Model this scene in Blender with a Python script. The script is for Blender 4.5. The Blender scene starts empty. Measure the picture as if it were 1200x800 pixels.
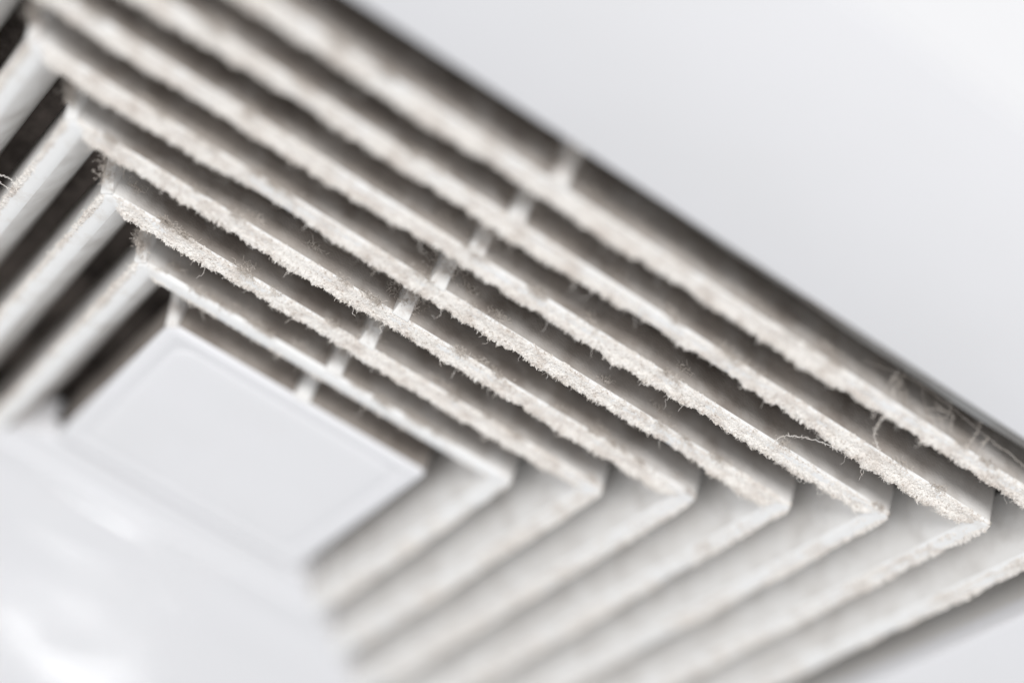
import bpy, math, random
import numpy as np
from mathutils import Matrix, Vector

# ------------------------------------------------------------------ frame of reference
# Vent coordinates: one unit = one louvre pitch (1 cm).  x along the near louvres, y towards the
# viewer's side, z out of the ceiling (downwards).  G() turns them into metres in the room.
U = 0.01
CEIL = 2.4
CX, CY = 2.27, -2.18            # centre of the vent
HX0, HY0 = 2.27, 2.18           # half size of the middle plate
def G(p):
    p = np.asarray(p, float)
    q = np.empty_like(p)
    q[..., 0] = p[..., 0]*U; q[..., 1] = -p[..., 1]*U; q[..., 2] = CEIL - p[..., 2]*U
    return q
scene = bpy.context.scene
C = scene.collection

# ------------------------------------------------------------------ camera
cam = bpy.data.objects.new('camera', bpy.data.cameras.new('camera')); C.objects.link(cam)
CP = (-5.86519392, 27.08418906, 18.38296386)
R = ((0.81118457, 0.52895355, -0.2493747), (0.49890805, -0.40351272, 0.76698647), (0.30507435, -0.74658263, -0.59122247))
def D(v): return Vector((v[0], -v[1], -v[2]))
right, up, back = D(R[0]), -D(R[1]), -D(R[2])
m = Matrix((right, up, back)).transposed().to_4x4(); m.translation = Vector(G(CP))
cam.matrix_world = m
cam.data.sensor_width = 36.0; cam.data.lens = 2647.7/1200*36
cam.data.clip_start = 0.01; cam.data.clip_end = 50
cam.data.dof.use_dof = True; cam.data.dof.focus_distance = 0.3130; cam.data.dof.aperture_fstop = 4.1
scene.camera = cam

# ------------------------------------------------------------------ light
w = bpy.data.worlds.new('World'); scene.world = w; w.use_nodes = True
bg = w.node_tree.nodes['Background']; bg.inputs[0].default_value = (0.97, 0.98, 1.0, 1); bg.inputs[1].default_value = 0.66
def area(name, loc, target, size, size_y, power, col):
    l = bpy.data.lights.new(name, 'AREA'); l.shape = 'RECTANGLE'; l.size = size; l.size_y = size_y; l.energy = power; l.color = col
    o = bpy.data.objects.new(name, l); C.objects.link(o)
    o.location = Vector(G(loc)); d = Vector(G(target)) - o.location
    o.rotation_euler = d.to_track_quat('-Z', 'Y').to_euler(); return o
area('side_light', (-128, -124, 158), (2, 0, 0), 1.2, 1.2, 9.0, (1.0, 0.985, 0.96))  # unseen lamp added for direction, lights the right-hand louvre faces
area('room_light', (23.5, -101, 42.3), (2.9, -11.9, 0), 0.08, 0.012, 0.055, (1.0, 1.0, 1.0))
area('fill_light', (-75, 320, 92), (4, 2, 0), 2.4, 0.8, 76, (1.0, 0.99, 0.98))  # added soft lamp out of view, grazing the louvres' outer faces
scene.view_settings.view_transform = 'Standard'; scene.view_settings.look = 'None'
scene.view_settings.exposure = 0.15; scene.view_settings.gamma = 1.0
scene.view_settings.use_curve_mapping = False

rng = np.random.default_rng(7)

# ------------------------------------------------------------------ materials
def material(name, base, rough=0.4, dirt=None, dirt_scale=300., lo=.45, hi=.65, bump=0.0, bump_scale=2000., fac=1.0, spec=0.5, fine=None):
    mt = bpy.data.materials.new(name); mt.use_nodes = True; nt = mt.node_tree; N = nt.nodes; Lk = nt.links
    b = N['Principled BSDF']; b.inputs['Base Color'].default_value = (*base, 1); b.inputs['Roughness'].default_value = rough
    b.inputs['Specular IOR Level'].default_value = spec
    tc = N.new('ShaderNodeTexCoord')
    if dirt is not None:
        n = N.new('ShaderNodeTexNoise'); n.inputs['Scale'].default_value = dirt_scale; n.inputs['Detail'].default_value = 6; n.inputs['Roughness'].default_value = .65
        Lk.new(tc.outputs['Object'], n.inputs['Vector'])
        r = N.new('ShaderNodeMapRange'); r.inputs[1].default_value = lo; r.inputs[2].default_value = hi; r.inputs[4].default_value = fac
        Lk.new(n.outputs[0], r.inputs[0])
        mx = N.new('ShaderNodeMix'); mx.data_type = 'RGBA'; mx.inputs[6].default_value = (*base, 1); mx.inputs[7].default_value = (*dirt, 1)
        Lk.new(r.outputs[0], mx.inputs[0]); out = mx.outputs[2]
        if fine is not None:
            n2 = N.new('ShaderNodeTexNoise'); n2.inputs['Scale'].default_value = dirt_scale*9; n2.inputs['Detail'].default_value = 3
            Lk.new(tc.outputs['Object'], n2.inputs['Vector'])
            r2 = N.new('ShaderNodeMapRange'); r2.inputs[1].default_value = .56; r2.inputs[2].default_value = .72; r2.inputs[4].default_value = .8
            Lk.new(n2.outputs[0], r2.inputs[0])
            m2 = N.new('ShaderNodeMix'); m2.data_type = 'RGBA'; m2.inputs[7].default_value = (*fine, 1)
            Lk.new(out, m2.inputs[6]); Lk.new(r2.outputs[0], m2.inputs[0]); out = m2.outputs[2]
        Lk.new(out, b.inputs['Base Color'])
        rr = N.new('ShaderNodeMapRange'); rr.inputs[3].default_value = rough; rr.inputs[4].default_value = min(1, rough+.35)
        Lk.new(r.outputs[0], rr.inputs[0]); Lk.new(rr.outputs[0], b.inputs['Roughness'])
    if bump > 0:
        n = N.new('ShaderNodeTexNoise'); n.inputs['Scale'].default_value = bump_scale; n.inputs['Detail'].default_value = 4
        Lk.new(tc.outputs['Object'], n.inputs['Vector'])
        bp = N.new('ShaderNodeBump'); bp.inputs['Strength'].default_value = bump; bp.inputs['Distance'].default_value = 0.0003
        Lk.new(n.outputs[0], bp.inputs['Height']); Lk.new(bp.outputs[0], b.inputs['Normal'])
    return mt
M_frame = material('white_frame_plastic', (.78, .78, .80), .26, (.76, .76, .775), 30, .45, .7, .02, 900)
M_panel = material('white_panel_plastic', (.79, .79, .81), .28, (.77, .77, .785), 40, .45, .7, .02, 900)
M_lip = material('white_louvre_plastic', (.84, .84, .835), .36, (.66, .62, .57), 260, .50, .72, .15, 2500, .7)
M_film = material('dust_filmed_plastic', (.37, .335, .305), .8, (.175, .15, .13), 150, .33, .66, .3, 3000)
M_inner = material('lightly_soiled_plastic', (.71, .695, .675), .55, (.64, .615, .59), 150, .40, .7, .2, 2500)
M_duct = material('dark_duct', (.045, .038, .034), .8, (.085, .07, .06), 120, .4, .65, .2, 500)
M_grey = material('grey_metal', (.27, .27, .265), .4, (.16, .14, .125), 55, .4, .65, .1, 900)
M_rib = material('rib_plastic', (.78, .775, .76), .45, (.56, .51, .47), 260, .50, .70, .1, 2500)
M_dust = material('pale_grey_beige_dust', (.87, .84, .80), .95, (.68, .625, .575), 260, .44, .66, .6, 6000, 1.0, .1, (.42, .35, .30))
M_fibre = material('dust_fibre', (.88, .85, .81), .9, (.74, .69, .63), 500, .42, .6, 0, 100, 1.0, .15)
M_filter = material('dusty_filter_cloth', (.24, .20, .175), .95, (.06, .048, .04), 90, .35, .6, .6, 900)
M_slab = material('glossy_white_plastic', (.79, .79, .81), .11, (.77, .77, .785), 40, .45, .7, 0, 900)
M_rim = material('bright_white_rim_plastic', (.765, .765, .775), .45, (.755, .755, .765), 60, .45, .7, .05, 900)
M_ceil = material('white_ceiling_paint', (.80, .80, .79), .9, (.76, .76, .75), 40, .4, .7, .2, 400)
M_dark_fibre = material('brown_lint', (.68, .63, .58), .95, (.52, .47, .42), 400, .4, .6, 0, 100, 1.0, .1)

def louvre_face():
    """dusty plastic; a vertex attribute blends it from the pale tone to the dark one"""
    mt = bpy.data.materials.new('louvre_face'); mt.use_nodes = True; nt = mt.node_tree; N = nt.nodes; Lk = nt.links
    b = N['Principled BSDF']; b.inputs['Roughness'].default_value = .6
    tc = N.new('ShaderNodeTexCoord'); at = N.new('ShaderNodeAttribute'); at.attribute_name = 'film_tone'
    def noise(sc, lo, hi, det=6):
        n = N.new('ShaderNodeTexNoise'); n.inputs['Scale'].default_value = sc; n.inputs['Detail'].default_value = det; Lk.new(tc.outputs['Object'], n.inputs['Vector'])
        r = N.new('ShaderNodeMapRange'); r.inputs[1].default_value = lo; r.inputs[2].default_value = hi; Lk.new(n.outputs[0], r.inputs[0]); return r.outputs[0]
    def mix(f, a_, b_):
        m = N.new('ShaderNodeMix'); m.data_type = 'RGBA'; Lk.new(f, m.inputs[0])
        for v, sk in ((a_, m.inputs[6]), (b_, m.inputs[7])):
            if isinstance(v, tuple): sk.default_value = (*v, 1)
            else: Lk.new(v, sk)
        return m.outputs[2]
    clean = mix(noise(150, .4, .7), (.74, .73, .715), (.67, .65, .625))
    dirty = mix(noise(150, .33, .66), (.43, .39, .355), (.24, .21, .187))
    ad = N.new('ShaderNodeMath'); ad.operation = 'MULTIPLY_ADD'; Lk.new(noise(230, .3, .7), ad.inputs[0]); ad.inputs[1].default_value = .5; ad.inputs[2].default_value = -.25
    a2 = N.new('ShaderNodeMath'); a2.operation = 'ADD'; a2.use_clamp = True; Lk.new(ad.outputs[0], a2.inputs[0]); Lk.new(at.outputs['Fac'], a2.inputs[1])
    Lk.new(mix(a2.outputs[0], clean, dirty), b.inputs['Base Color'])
    n = N.new('ShaderNodeTexNoise'); n.inputs['Scale'].default_value = 3000; Lk.new(tc.outputs['Object'], n.inputs['Vector'])
    bp = N.new('ShaderNodeBump'); bp.inputs['Strength'].default_value = .25; bp.inputs['Distance'].default_value = .0003
    Lk.new(n.outputs[0], bp.inputs['Height']); Lk.new(bp.outputs[0], b.inputs['Normal']); return mt
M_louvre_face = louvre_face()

# ------------------------------------------------------------------ mesh helpers
def link(name, me, mats, parent=None):
    o = bpy.data.objects.new(name, me); C.objects.link(o)
    for mt in mats: me.materials.append(mt)
    if parent: o.parent = parent
    return o
def np_mesh(name, verts, faces, mats, parent=None, mi=None, smooth=True, k=4):
    """verts (n,3) in vent units, faces (m,k)"""
    me = bpy.data.meshes.new(name)
    v = G(verts).astype(np.float32); f = np.asarray(faces, np.int32)
    me.vertices.add(len(v)); me.vertices.foreach_set('co', v.ravel())
    me.loops.add(f.size); me.loops.foreach_set('vertex_index', f.ravel())
    me.polygons.add(len(f)); me.polygons.foreach_set('loop_start', np.arange(0, f.size, k, dtype=np.int32))
    me.polygons.foreach_set('loop_total', np.full(len(f), k, np.int32))
    if mi is not None: me.polygons.foreach_set('material_index', np.asarray(mi, np.int32))
    me.polygons.foreach_set('use_smooth', np.full(len(f), smooth, bool))
    me.update(calc_edges=True); me.validate()
    return link(name, me, mats, parent)
def poly_mesh(name, verts, faces, mats, parent=None, mi=None, smooth=False):
    me = bpy.data.meshes.new(name); me.from_pydata([tuple(x) for x in G(verts)], [], faces)
    if mi is not None:
        for p, i in zip(me.polygons, mi): p.material_index = i
    for p in me.polygons: p.use_smooth = smooth
    me.update(); return link(name, me, mats, parent)
def bevel(o, width, seg=3, ang=30):
    b = o.modifiers.new('bevel', 'BEVEL'); b.width = width*U; b.segments = seg; b.limit_method = 'ANGLE'; b.angle_limit = math.radians(ang)
    for p in o.data.polygons: p.use_smooth = True
    n = o.modifiers.new('wn', 'WEIGHTED_NORMAL'); n.keep_sharp = True

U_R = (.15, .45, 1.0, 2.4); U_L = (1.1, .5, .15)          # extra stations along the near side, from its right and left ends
FILM_TONE = [0, .10, .34, .60, .86, 1., .70, .15, 0]  # tone along the near outer faces: dark mid-run, paler rightwards and at both corners
def ring(hx, hy, off, rad, n=6, u=False):
    """closed rounded-rectangle path, offset inward by off"""
    r = max(rad-off, 0.012); pts = []
    ax, ay = hx-off-r, hy-off-r
    cs = ((1, 1, 0), (-1, 1, 90), (-1, -1, 180), (1, -1, 270))
    if u: pts.append((CX+hx-off, CY-hy+off)); cs = cs[:2]
    for (sx, sy, a0) in cs:
        for i in range(n):
            a = math.radians(a0 + 90*i/(n-1))
            pts.append((CX+sx*ax+r*math.cos(a), CY+sy*ay+r*math.sin(a)))
    if u:
        xr, xl = pts[n][0], pts[n+1][0]; yy = CY+hy-off
        pts[n+1:n+1] = [(xr-d, yy) for d in U_R]+[(xl+d, yy) for d in U_L]
        pts.append((CX-hx+off, CY-hy+off))
    return pts
def sweep(name, hx, hy, prof, rad, mats, parent, matid=None, close=True, n=6, smooth=True, u=False):
    """prof: list of (offset inward, z). sweep it round the rounded rectangle (or its three near sides if u)"""
    V = []; F = []; mi = []; film_tone = []
    for (o, z) in prof:
        pts = ring(hx, hy, o, rad, n, u); V += [(x, y, z) for x, y in pts]
        if u:
            inner = o > .2  # near side's unseen inner faces are darkened to cut bounced light
            film_tone += [.12]+[.0]*(n-1)+([1.]*9 if inner else FILM_TONE)+[.0]*(n-1)+[.75]
    m_ = len(V)//len(prof); P = len(prof)
    for i in range(P if close else P-1):
        j = (i+1) % P
        for q in range(m_-1 if u else m_):
            r_ = (q+1) % m_
            F.append((i*m_+q, i*m_+r_, j*m_+r_, j*m_+q)); mi.append(matid[i] if matid else 0)
    ob = np_mesh(name, np.array(V, float), F, mats, parent, mi, smooth)
    if u:
        at = ob.data.attributes.new('film_tone', 'FLOAT', 'POINT'); at.data.foreach_set('value', np.array(film_tone, np.float32))
    return ob

# lattice noise, vectorised
class Noise:
    def __init__(s, seed): s.t = np.random.default_rng(seed).random((64, 64, 64))
    def __call__(s, x, y, z=0.):
        x, y, z = np.broadcast_arrays(np.asarray(x, float), np.asarray(y, float), np.asarray(z, float))
        xi, yi, zi = np.floor(x).astype(int), np.floor(y).astype(int), np.floor(z).astype(int)
        fx, fy, fz = x-xi, y-yi, z-zi
        fx, fy, fz = [f*f*(3-2*f) for f in (fx, fy, fz)]
        r = 0
        for a in (0, 1):
            for b in (0, 1):
                for c in (0, 1):
                    r = r + (fx if a else 1-fx)*(fy if b else 1-fy)*(fz if c else 1-fz)*s.t[(xi+a) & 63, (yi+b) & 63, (zi+c) & 63]
        return r
nz = Noise(3)
def fbm(x, y, z=0., oct=4, g=.55):
    a = 1.; s = 0.; t = 0.
    for i in range(oct):
        s = s + a*nz(x*2**i+17*i, y*2**i+5*i, z*2**i+29*i if np.ndim(z) or z else 3.3*i); t += a; a *= g
    return s/t

# ------------------------------------------------------------------ top-level things
def thing(name, label, cat, loc=(CX, CY, 0)):
    o = bpy.data.objects.new(name, None); C.objects.link(o); o['label'] = label; o['category'] = cat
    o.location = Vector(G(loc)); o.empty_display_size = .02
    return o
def adopt(root):
    """keep children where they were built (in room coordinates)"""
    bpy.context.view_layer.update()
    inv = root.matrix_world.inverted()
    for ch in root.children: ch.matrix_parent_inverse = inv

# ------------------------------------------------------------------ ceiling
ZC = -1.05
V = []; big = 160; hole = 13.6
xs = [CX-big, CX-hole, CX+hole, CX+big]; ys = [CY-big, CY-hole, CY+hole, CY+big]
for y in ys:
    for x in xs: V.append((x, y, ZC))
F = [(j*4+i, j*4+i+1, j*4+i+5, j*4+i+4) for j in range(3) for i in range(3) if not (i == 1 and j == 1)]
ceil = poly_mesh('ceiling', np.array(V, float), F, [M_ceil]); ceil['kind'] = 'structure'

vent = thing('air_vent', 'white square ceiling vent with concentric louvres caked in pale grey dust', 'air vent')

# outer frame: flat face from the opening to the sloped rim
fo = 14.32
ox, oy = HX0+fo, HY0+fo
a = fo-12.14
b = fo-7.80
prof = [(a, -.07), (a, -.02), (a+.04, 0.0), (b-.05, 0.0), (b-.02, -.008), (b, -.05), (b+.03, -.30), (b+.03, -1.5), (b-.4, -1.5), (b-.4, -.3)]
frame = sweep('frame', ox, oy, prof, 3.4, [M_frame, M_inner], vent, [0]*6+[1]*4, True, 10)
prof = [(0.9, ZC+.02), (0.0, ZC+.02), (0.0, ZC+.12), (a-.9, -.55), (a-.12, -.05), (a-.02, -.025), (a+.1, -.025), (a+.1, -.5)]
sweep('rim', ox, oy, prof, 1.6, [M_rim], frame, None, True, 10)

# dark duct above the louvres
def box(name, x0, x1, y0, y1, z0, z1, mat, parent):
    V = [(x, y, z) for z in (z0, z1) for y in (y0, y1) for x in (x0, x1)]
    F = [(0, 2, 3, 1), (4, 5, 7, 6), (0, 1, 5, 4), (2, 6, 7, 3), (0, 4, 6, 2), (1, 3, 7, 5)]
    return poly_mesh(name, np.array(V, float), F, [mat], parent)
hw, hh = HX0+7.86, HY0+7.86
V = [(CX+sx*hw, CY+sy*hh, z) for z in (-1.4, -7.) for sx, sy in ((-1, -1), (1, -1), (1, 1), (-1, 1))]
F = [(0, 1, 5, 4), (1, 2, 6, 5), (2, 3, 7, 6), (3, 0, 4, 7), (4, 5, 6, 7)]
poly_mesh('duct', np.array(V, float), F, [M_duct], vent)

# middle plate, raised rim and a shallow rounded inset
hx, hy = HX0, HY0
prof = [(0, -.75), (0, -.06), (.015, -.02), (.05, 0), (.22, 0), (.26, -.012), (.29, -.022), (.33, -.028), (.9, -.028)]
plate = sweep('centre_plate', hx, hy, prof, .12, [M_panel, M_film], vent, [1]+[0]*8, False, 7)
def filled(name, hx, hy, layers, rad, mat, parent, n=10):
    V = []; F = []; m_ = 4*n
    for (o, z) in layers: V += [(x, y, z) for x, y in ring(hx, hy, o, rad+o, n)] if False else [(x, y, z) for x, y in ring(hx, hy, o, rad, n)]
    for i in range(len(layers)-1):
        for q in range(m_):
            r_ = (q+1) % m_; F.append((i*m_+q, i*m_+r_, (i+1)*m_+r_, (i+1)*m_+q))
    F.append(tuple(range((len(layers)-1)*m_, len(layers)*m_)))
    return poly_mesh(name, np.array(V, float), F, [mat], parent, None, True)
inset = filled('inset_panel', hx-.30, hy-.30, [(.03, -.06), (.04, -.030), (.10, -.018), (.2, -.010), (.35, -.006), (.6, -.004)], .38, M_panel, plate)

# ------------------------------------------------------------------ louvres
LT, DP, SL = .245, .92, .47     # lip thickness, depth, how far the inner face slopes in
louvres = []
for k in range(1, 8):
    prof = [(LT+SL, -DP), (.0, -DP), (0, -.06), (.014, -.022), (.045, -.003), (.08, 0), (LT-.06, 0), (LT-.01, -.010), (LT+.05, -.035), (LT+.13, -.10), (LT+.22, -.22), (LT+.31, -.39), (LT+.40, -.62), (LT+SL, -DP+.02)]
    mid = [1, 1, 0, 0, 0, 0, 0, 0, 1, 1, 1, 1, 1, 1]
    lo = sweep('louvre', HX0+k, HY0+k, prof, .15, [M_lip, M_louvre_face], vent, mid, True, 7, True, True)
    louvres.append(lo)

# ribs: small gussets from each louvre's outer face to the next louvre
def gusset(p, out, side, wd, length, zt, zb):
    """p corner on outer face, out/side unit vectors in plan"""
    out = np.array(out, float); side = np.array(side, float); p = np.array(p, float)
    prof = [(-.02, zt), (.03, zt-.01), (.15, zt-.24), (.23, zt-.42), (length, zb), (-.02, zb)]
    V = []
    for s in (-.5, .5):
        for d, z in prof: q = p + out*d + side*s*(wd*(1.25 if d < .1 else .92)); V.append((q[0], q[1], z))
    n = len(prof)
    F = [tuple(range(n-1, -1, -1)), tuple(range(n, 2*n))] + [(i, (i+1) % n, n+(i+1) % n, n+i) for i in range(n)]
    o = poly_mesh('rib', np.array(V, float), F, [M_rib], vent); bevel(o, .03, 2); return o
for k in range(0, 8):
    gusset((CX+.0, CY+HY0+k), (0, 1), (1, 0), .22, .50 if k < 7 else .72, -.004, -.82)
s2 = math.sqrt(.5)
for k in range(0, 7):
    gusset((CX-HX0-k+.05, CY+HY0+k-.05), (-s2, s2), (s2, s2), .16, .66, -.004, -.82)

# grey sealing strip along the near edge of the opening, wider to the right
xs_ = np.linspace(2.2, CX+HX0+7.78, 40); wd = .05+.17*np.clip((xs_-2.2)/5.5, 0, 1)+.012*np.sin(xs_*3.1)
V = []
for x, q in zip(xs_, wd):
    for y, z in ((7.81, -.06), (7.81-q, -.075), (7.81-q, -.12), (7.81, -.12)): V.append((x, y, z))
F = [(i*4+j, (i+1)*4+j, (i+1)*4+(j+1) % 4, i*4+(j+1) % 4) for i in range(39) for j in range(4)]+[(0, 1, 2, 3), (159, 158, 157, 156)]
poly_mesh('sealing_strip', np.array(V, float), F, [M_grey], vent)

# sheet behind the right-hand louvres
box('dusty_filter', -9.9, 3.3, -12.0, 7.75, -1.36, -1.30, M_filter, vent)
box('backing_sheet', 3.4, 12.3, -12.0, 7.75, -1.06, -1.0, M_grey, vent)

# solid quarter on the far side: the louvres stop against it
def far_quarter():
    layers = [(4.36+.10, -.30), (4.36+.12, -.10), (4.36+.22, -.045), (4.36+.93, -.03), (4.36+.98, .0), (5.33, .008), (5.65, .006), (5.95, -.035), (6.35, -.035), (6.6, 0), (7.5, .004), (7.9, -.012), (8.5, -.01), (8.8, .002), (10.5, .003), (12.19, .003)]
    V = []; F = []
    for y, z in layers:
        e = y-4.36
        for x in (-e+.0, .5*HX0, 1.5*HX0, 2*HX0+e): V.append((x, -y, z))
    n = len(layers)
    for i in range(n-1):
        for q in range(3): F.append((i*4+q, (i+1)*4+q, (i+1)*4+q+1, i*4+q+1))
    t = n*4                                             # sloping ends down to the louvre backs
    for y, z in layers:
        e = y-4.36; V.append((-e, -y, -.7)); V.append((2*HX0+e, -y, -.7))
    for i in range(n-1):
        F.append((i*4, t+2*i, t+2*i+2, (i+1)*4)); F.append((i*4+3, (i+1)*4+3, t+2*i+3, t+2*i+1))
    o = poly_mesh('solid_panel', np.array(V, float), F, [M_slab], vent, None, False); bevel(o, .06, 3, 25); return o
far_quarter()

# ------------------------------------------------------------------ dust
def side_map(side, k, s, o, z):
    hx_, hy_ = HX0+k, HY0+k
    if side == 'near': return np.stack([CX+s, CY+hy_-o, z], -1)
    if side == 'far': return np.stack([CX+s, CY-hy_+o, z], -1)
    if side == 'left': return np.stack([CX-hx_+o, CY+s, z], -1)
    return np.stack([CX+hx_-o, CY+s, z], -1)
# surface path of a lip, from the outer face round to the sloping inner face (offset, z, normal o, normal z)
PATH = np.array([(-.0, -.20, -1, 0), (0, -.06, -1, 0), (.02, -.01, -.7, .7), (.06, 0, 0, 1), (.14, 0, 0, 1), (LT-.05, 0, .1, 1), (LT-.01, -.02, .6, .8), (LT+.005, -.06, 1, .3), (LT+.06, -.15, 1, .45), (LT+.13, -.26, 1, .6)], float)
PS = np.concatenate([[0], np.cumsum(np.hypot(*np.diff(PATH[:, :2], axis=0).T))]); PS /= PS[-1]
def path(t): return [np.interp(t, PS, PATH[:, i]) for i in range(4)]
T_in = PS[6]; T_out = PS[2]
def crust(k, side, s0, s1, ds, nt, amp_in, amp_top, amp_out, cover, seed):
    """lumpy skin of dust; returns verts, faces, and (points, normals, height) for fibres"""
    ns = max(8, int((s1-s0)/ds)); s = np.linspace(s0, s1, ns)[:, None]; t = np.linspace(0, 1, nt)[None, :]
    o, z, no, nz_ = path(t); o = o+0*s; z = z+0*s; no = no+0*s; nz_ = nz_+0*s
    q = seed*7.3
    big = fbm(s*.9+q, t*2+q, 1.1, 3); med = fbm(s*5+q, t*6+q*2, 2.2, 3); fin = fbm(s*30+q, t*20, 4.4, 3, .75)
    env = amp_in*np.exp(-((t-T_in-.06)/.13)**2) + amp_top*np.exp(-((t-.5)/.2)**2)*np.clip(2.4*(fbm(s*2.6+q, 3.3, 5.5, 3)-.22), .15, 1.2) + amp_out*np.exp(-((t-T_out)/.10)**2)
    h = env*(.45+.55*(med-.3)+1.1*(big-.5)) + env*1.35*(fin-.5) - (1-cover)*.03*(1.0+0*s)
    h = np.where(env < .004, -.02, h)
    h = h + .034*(fbm(s*60+q, t*40, 7.7, 2)-.5)*(h > .0)
    hl0 = (HX0 if side in ('near', 'far') else HY0)+k
    fade = np.clip((hl0-o-np.abs(s))/.16, 0, 1) if side != 'right' else np.clip((hl0-o-s)/.16, 0, 1)
    h = np.clip(h, -.02, .35)*fade - .02*(1-fade)
    h[:, 0] = -.02; h[:, -1] = -.02; h[0, :] = -.02; h[-1, :] = -.02
    n_ = np.sqrt(no**2+nz_**2); no, nz_ = no/n_, nz_/n_
    o2 = o+no*h; z2 = z+nz_*h
    lim_s = s+0*t
    hl = (HX0 if side in ('near', 'far') else HY0)+k
    lim_s = np.clip(lim_s, -(hl-o2), hl-o2)
    P = side_map(side, k, lim_s, o2, z2)
    idx = np.arange(ns*nt).reshape(ns, nt)
    Fq = np.stack([idx[:-1, :-1], idx[1:, :-1], idx[1:, 1:], idx[:-1, 1:]], -1).reshape(-1, 4)
    keep = (h[:-1, :-1] > -.012) | (h[1:, 1:] > -.012) | (h[1:, :-1] > -.012) | (h[:-1, 1:] > -.012)
    Fq = Fq[keep.ravel()]
    z0 = np.zeros_like(no)
    A = side_map(side, 0, z0, no, nz_) - side_map(side, 0, z0, z0, z0)
    return P.reshape(-1, 3), Fq, A.reshape(-1, 3), h.ravel(), (t+0*s).ravel()
def tubes(P, rad):
    """P (N,S,3) polylines, rad (N,S) -> triangular tubes"""
    N_, S_, _ = P.shape
    T = np.gradient(P, axis=1); T /= np.linalg.norm(T, axis=2, keepdims=True)+1e-12
    ref = rng.normal(size=(N_, 1, 3)); A = np.cross(T, ref); A /= np.linalg.norm(A, axis=2, keepdims=True)+1e-12
    B = np.cross(T, A)
    V = []
    for a in (0, 2*math.pi/3, 4*math.pi/3): V.append(P+rad[..., None]*(A*math.cos(a)+B*math.sin(a)))
    V = np.stack(V, 2)                                   # N,S,3,3
    idx = np.arange(N_*S_*3).reshape(N_, S_, 3)
    F = []
    for c in range(3):
        d = (c+1) % 3
        F.append(np.stack([idx[:, :-1, c], idx[:, 1:, c], idx[:, 1:, d], idx[:, :-1, d]], -1).reshape(-1, 4))
    return V.reshape(-1, 3), np.concatenate(F)
def fibres(P, A, h, t, count, lmin, lmax, r0, segs=4, curl=.9, thr=.01):
    wgt = np.clip(h-thr, 0, .12)+.0005*(h > 0); wgt = wgt*(.25+np.exp(-((t-T_in-.08)/.16)**2)*1.2+.25*np.exp(-((t-T_out)/.1)**2))
    if wgt.sum() <= 0: return None
    i = rng.choice(len(P), size=count, p=wgt/wgt.sum())
    d = A[i]+rng.normal(size=(count, 3))*.75; d /= np.linalg.norm(d, axis=1, keepdims=True)
    L = lmin+(lmax-lmin)*rng.random(count)**3; st = (L/segs)[:, None]
    pts = [P[i]-A[i]*.01]
    for q in range(segs):
        d = d+rng.normal(size=(count, 3))*curl; d[:, 2] += .03; d /= np.linalg.norm(d, axis=1, keepdims=True)
        pts.append(pts[-1]+d*st)
    Q = np.stack(pts, 1); rad = np.linspace(1, .45, segs+1)[None, :]*(r0*(.6+.8*rng.random((count, 1))))
    return tubes(Q, rad)
def merge(parts):
    V = []; F = []; n = 0
    for v, f in parts: V.append(v); F.append(f+n); n += len(v)
    return np.concatenate(V), np.concatenate(F)

for k in range(1, 8):
    lo = louvres[k-1]; cr = []; fb = []
    hx_, hy_ = HX0+k, HY0+k
    x0 = max(-hx_, -7.5); x1 = min(hx_, 9.9)
    amp = [0, .065, .10, .115, .12, .12, .138, .14][k]
    v, f, A, h, t = crust(k, 'near', x0, x1, .014, 48, amp, 0.028, .013, .8 if k > 1 else .0, k)
    cr.append((v, f))
    r = fibres(v, A, h, t, int((x1-x0)*[0, 400, 550, 750, 850, 850, 750, 550][k]), .018, .08, .0042, 3, 1.2); fb.append(r)
    r = fibres(v, A, h, t, int((x1-x0)*16), .07, .30, .0036, 9, .6); fb.append(r)
    # left side: grit along the outer edge
    v, f, A, h, t = crust(k, 'left', max(-hy_, -4.), hy_, .022, 34, .012, .012, .06, .45, k+20)
    cr.append((v, f)); r = fibres(v, A, h, t, int(hy_*2*60), .03, .11, .0055, 4, .9, .004); fb.append(r)
    # right side: low bumps
    v, f, A, h, t = crust(k, 'right', -hy_*.8, hy_, .03, 26, .05, .02, .07, .5, k+40)
    cr.append((v, f)); r = fibres(v, A, h, t, int(hy_*2*50), .03, .12, .006, 4, .9, .004); fb.append(r)
    v, f = merge(cr); o = np_mesh('dust_crust', v, f, [M_dust], lo, None, False); o['kind'] = 'stuff'
    v, f = merge([x for x in fb if x]); o = np_mesh('dust_fibres', v, f, [M_fibre], lo, None, False); o['kind'] = 'stuff'

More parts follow.
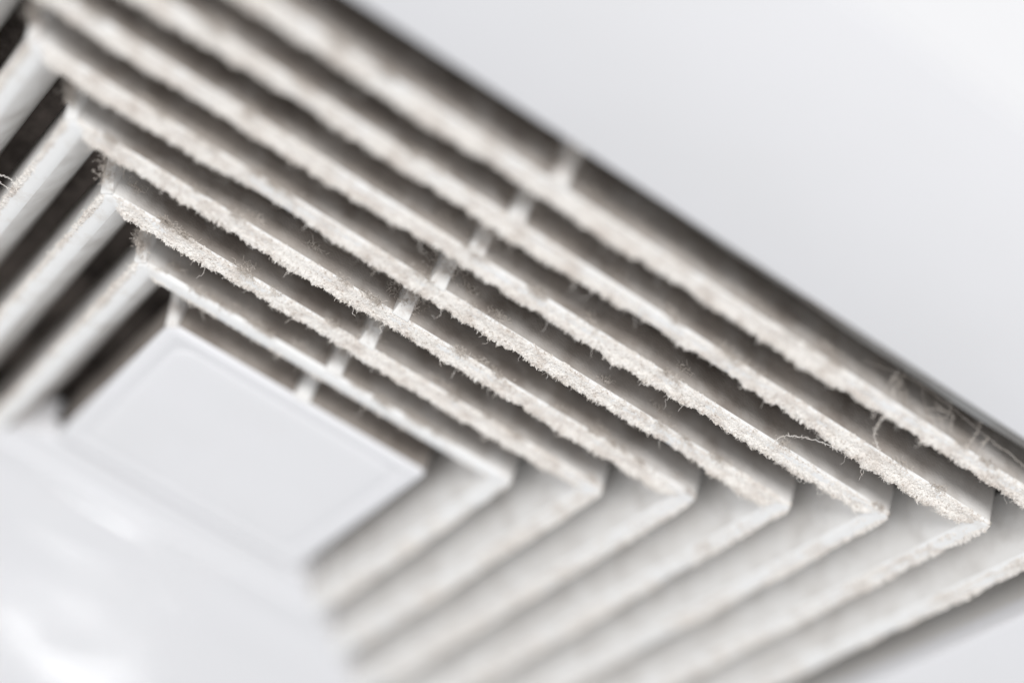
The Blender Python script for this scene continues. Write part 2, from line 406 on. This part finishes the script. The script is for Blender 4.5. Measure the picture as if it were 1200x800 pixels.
# loose brown fluff on the outer faces of the near louvres and round the ribs
for k in range(1, 8):
    lo = louvres[k-1]; P = []; hx_, hy_ = HX0+k, HY0+k
    spots = [(-hx_+.02+rng.normal()*.04, -.12-rng.random()*.35) for _ in range(260)]              # rib at the left corner
    spots += [(rng.normal()*.12, -.22-rng.random()*.36) for _ in range(420)]                       # middle rib
    for c in range(22):
        cx = rng.uniform(-hx_, min(hx_, 8)); zz = (-.01-rng.random()*.05) if c % 4 else (-.05-rng.random()*.25); n = int(rng.integers(10, 60))
        spots += [(cx+rng.normal()*.07, min(0, zz+rng.normal()*.02)) for _ in range(n)]
    s = np.array(spots); n = len(s)
    d0 = np.where(s[:, 0] < -hx_+.3, rng.random(n)*.25, rng.random(n)*.05)
    base = np.stack([CX+s[:, 0]-np.where(s[:, 0] < -hx_+.3, d0, 0), np.full(n, CY+hy_)+d0-.01, s[:, 1]], -1)
    m_ = 480; dd = rng.uniform(.08, .40, m_); zz = np.interp(dd, [0, .15, .23, .50], [0, -.24, -.42, -.82])+.012
    rb = np.stack([CX+rng.uniform(-.12, .12, m_), CY+hy_+dd, zz], -1)
    rb = rb[rng.random(m_) < np.clip(dd*3.2-.15, 0, 1)]
    base = np.concatenate([base, rb]); n = len(base)
    d = rng.normal(size=(n, 3))*.8; d[:, 1] += .6; pts = [base]
    for q in range(4):
        d = d+rng.normal(size=(n, 3))*.9; d /= np.linalg.norm(d, axis=1, keepdims=True)
        pts.append(pts[-1]+d*(.012+.03*rng.random((n, 1))**2))
    v, f = tubes(np.stack(pts, 1), np.full((n, 5), .0036)); o = np_mesh('lint', v, f, [M_dark_fibre], lo, None, False); o['kind'] = 'stuff'

# ------------------------------------------------------------------ single strands hanging in the gaps: things of their own
def strand(name, label, cat, paths, rad=.006, fuzz=0, mat=M_fibre):
    out = []
    for pts in paths:
        P = np.array(pts, float); n = 14*(len(P)-1)+1
        u = np.linspace(0, len(P)-1, n); i = np.clip(u.astype(int), 0, len(P)-2); f = (u-i)[:, None]
        Pm = np.vstack([2*P[0]-P[1], P, 2*P[-1]-P[-2]])
        p0, p1, p2, p3 = Pm[i], Pm[i+1], Pm[i+2], Pm[i+3]
        Q = .5*((2*p1)+(-p0+p2)*f+(2*p0-5*p1+4*p2-p3)*f*f+(-p0+3*p1-3*p2+p3)*f**3)
        Q = Q+rng.normal(size=Q.shape)*.006
        out.append(tubes(Q[None], np.full((1, n), rad)))
        if fuzz:
            j = rng.integers(0, n, fuzz); b = Q[j]; d = rng.normal(size=(fuzz, 3)); pp = [b]
            for q in range(3):
                d = d+rng.normal(size=(fuzz, 3))*.8; d /= np.linalg.norm(d, axis=1, keepdims=True); pp.append(pp[-1]+d*.018)
            out.append(tubes(np.stack(pp, 1), np.full((fuzz, 4), rad*.7)))
    v, f = merge(out); o = np_mesh(name, v, f, [mat], None, None, False); o['label'] = label; o['category'] = cat; return o
strand('lint_thread', 'thin fuzzy thread stretched upright between two dusty louvres near the lower right', 'lint', [[(8.42, 6.05, .03), (8.1, 6.3, .02), (7.95, 6.55, .05), (7.9, 6.78, .02)]], .005, 30)
strand('lint_thread', 'short curled thread bowing off a louvre edge left of the upright thread', 'lint', [[(7.35, 5.05, .02), (7.3, 5.3, .06), (7.45, 5.52, .08), (7.8, 5.65, .05), (8.1, 5.66, .02)]], .005, 20)
strand('lint_thread', 'small looped hair on the outer edge of a left louvre', 'lint', [[(-2.98, .9, 0), (-3.2, 1.0, .06), (-3.25, 1.2, .1), (-3.1, 1.25, .1), (-3.02, 1.1, .03)]], .006, 4)
web = []
w0 = [(7.2, 7.08, -.30), (7.9, 7.15, -.42), (8.6, 7.2, -.35), (9.2, 7.25, -.2), (9.9, 7.28, -.1), (10.6, 7.1, .0)]
web.append(w0)
for q in range(11):
    a = rng.uniform(7.6, 9.5); b = a+rng.normal()*.35
    web.append([(a, 7.02+rng.random()*.1, -.05), ((a+b)/2+rng.normal()*.1, 7.15+rng.normal()*.06, -.25+rng.normal()*.05), (b, 7.1+rng.random()*.3, -.5*rng.random())])
strand('cobweb', 'brownish cobweb of fine threads in the gap between outermost louvre and frame', 'cobweb', web, .0042, 24, M_dark_fibre)

adopt(vent)
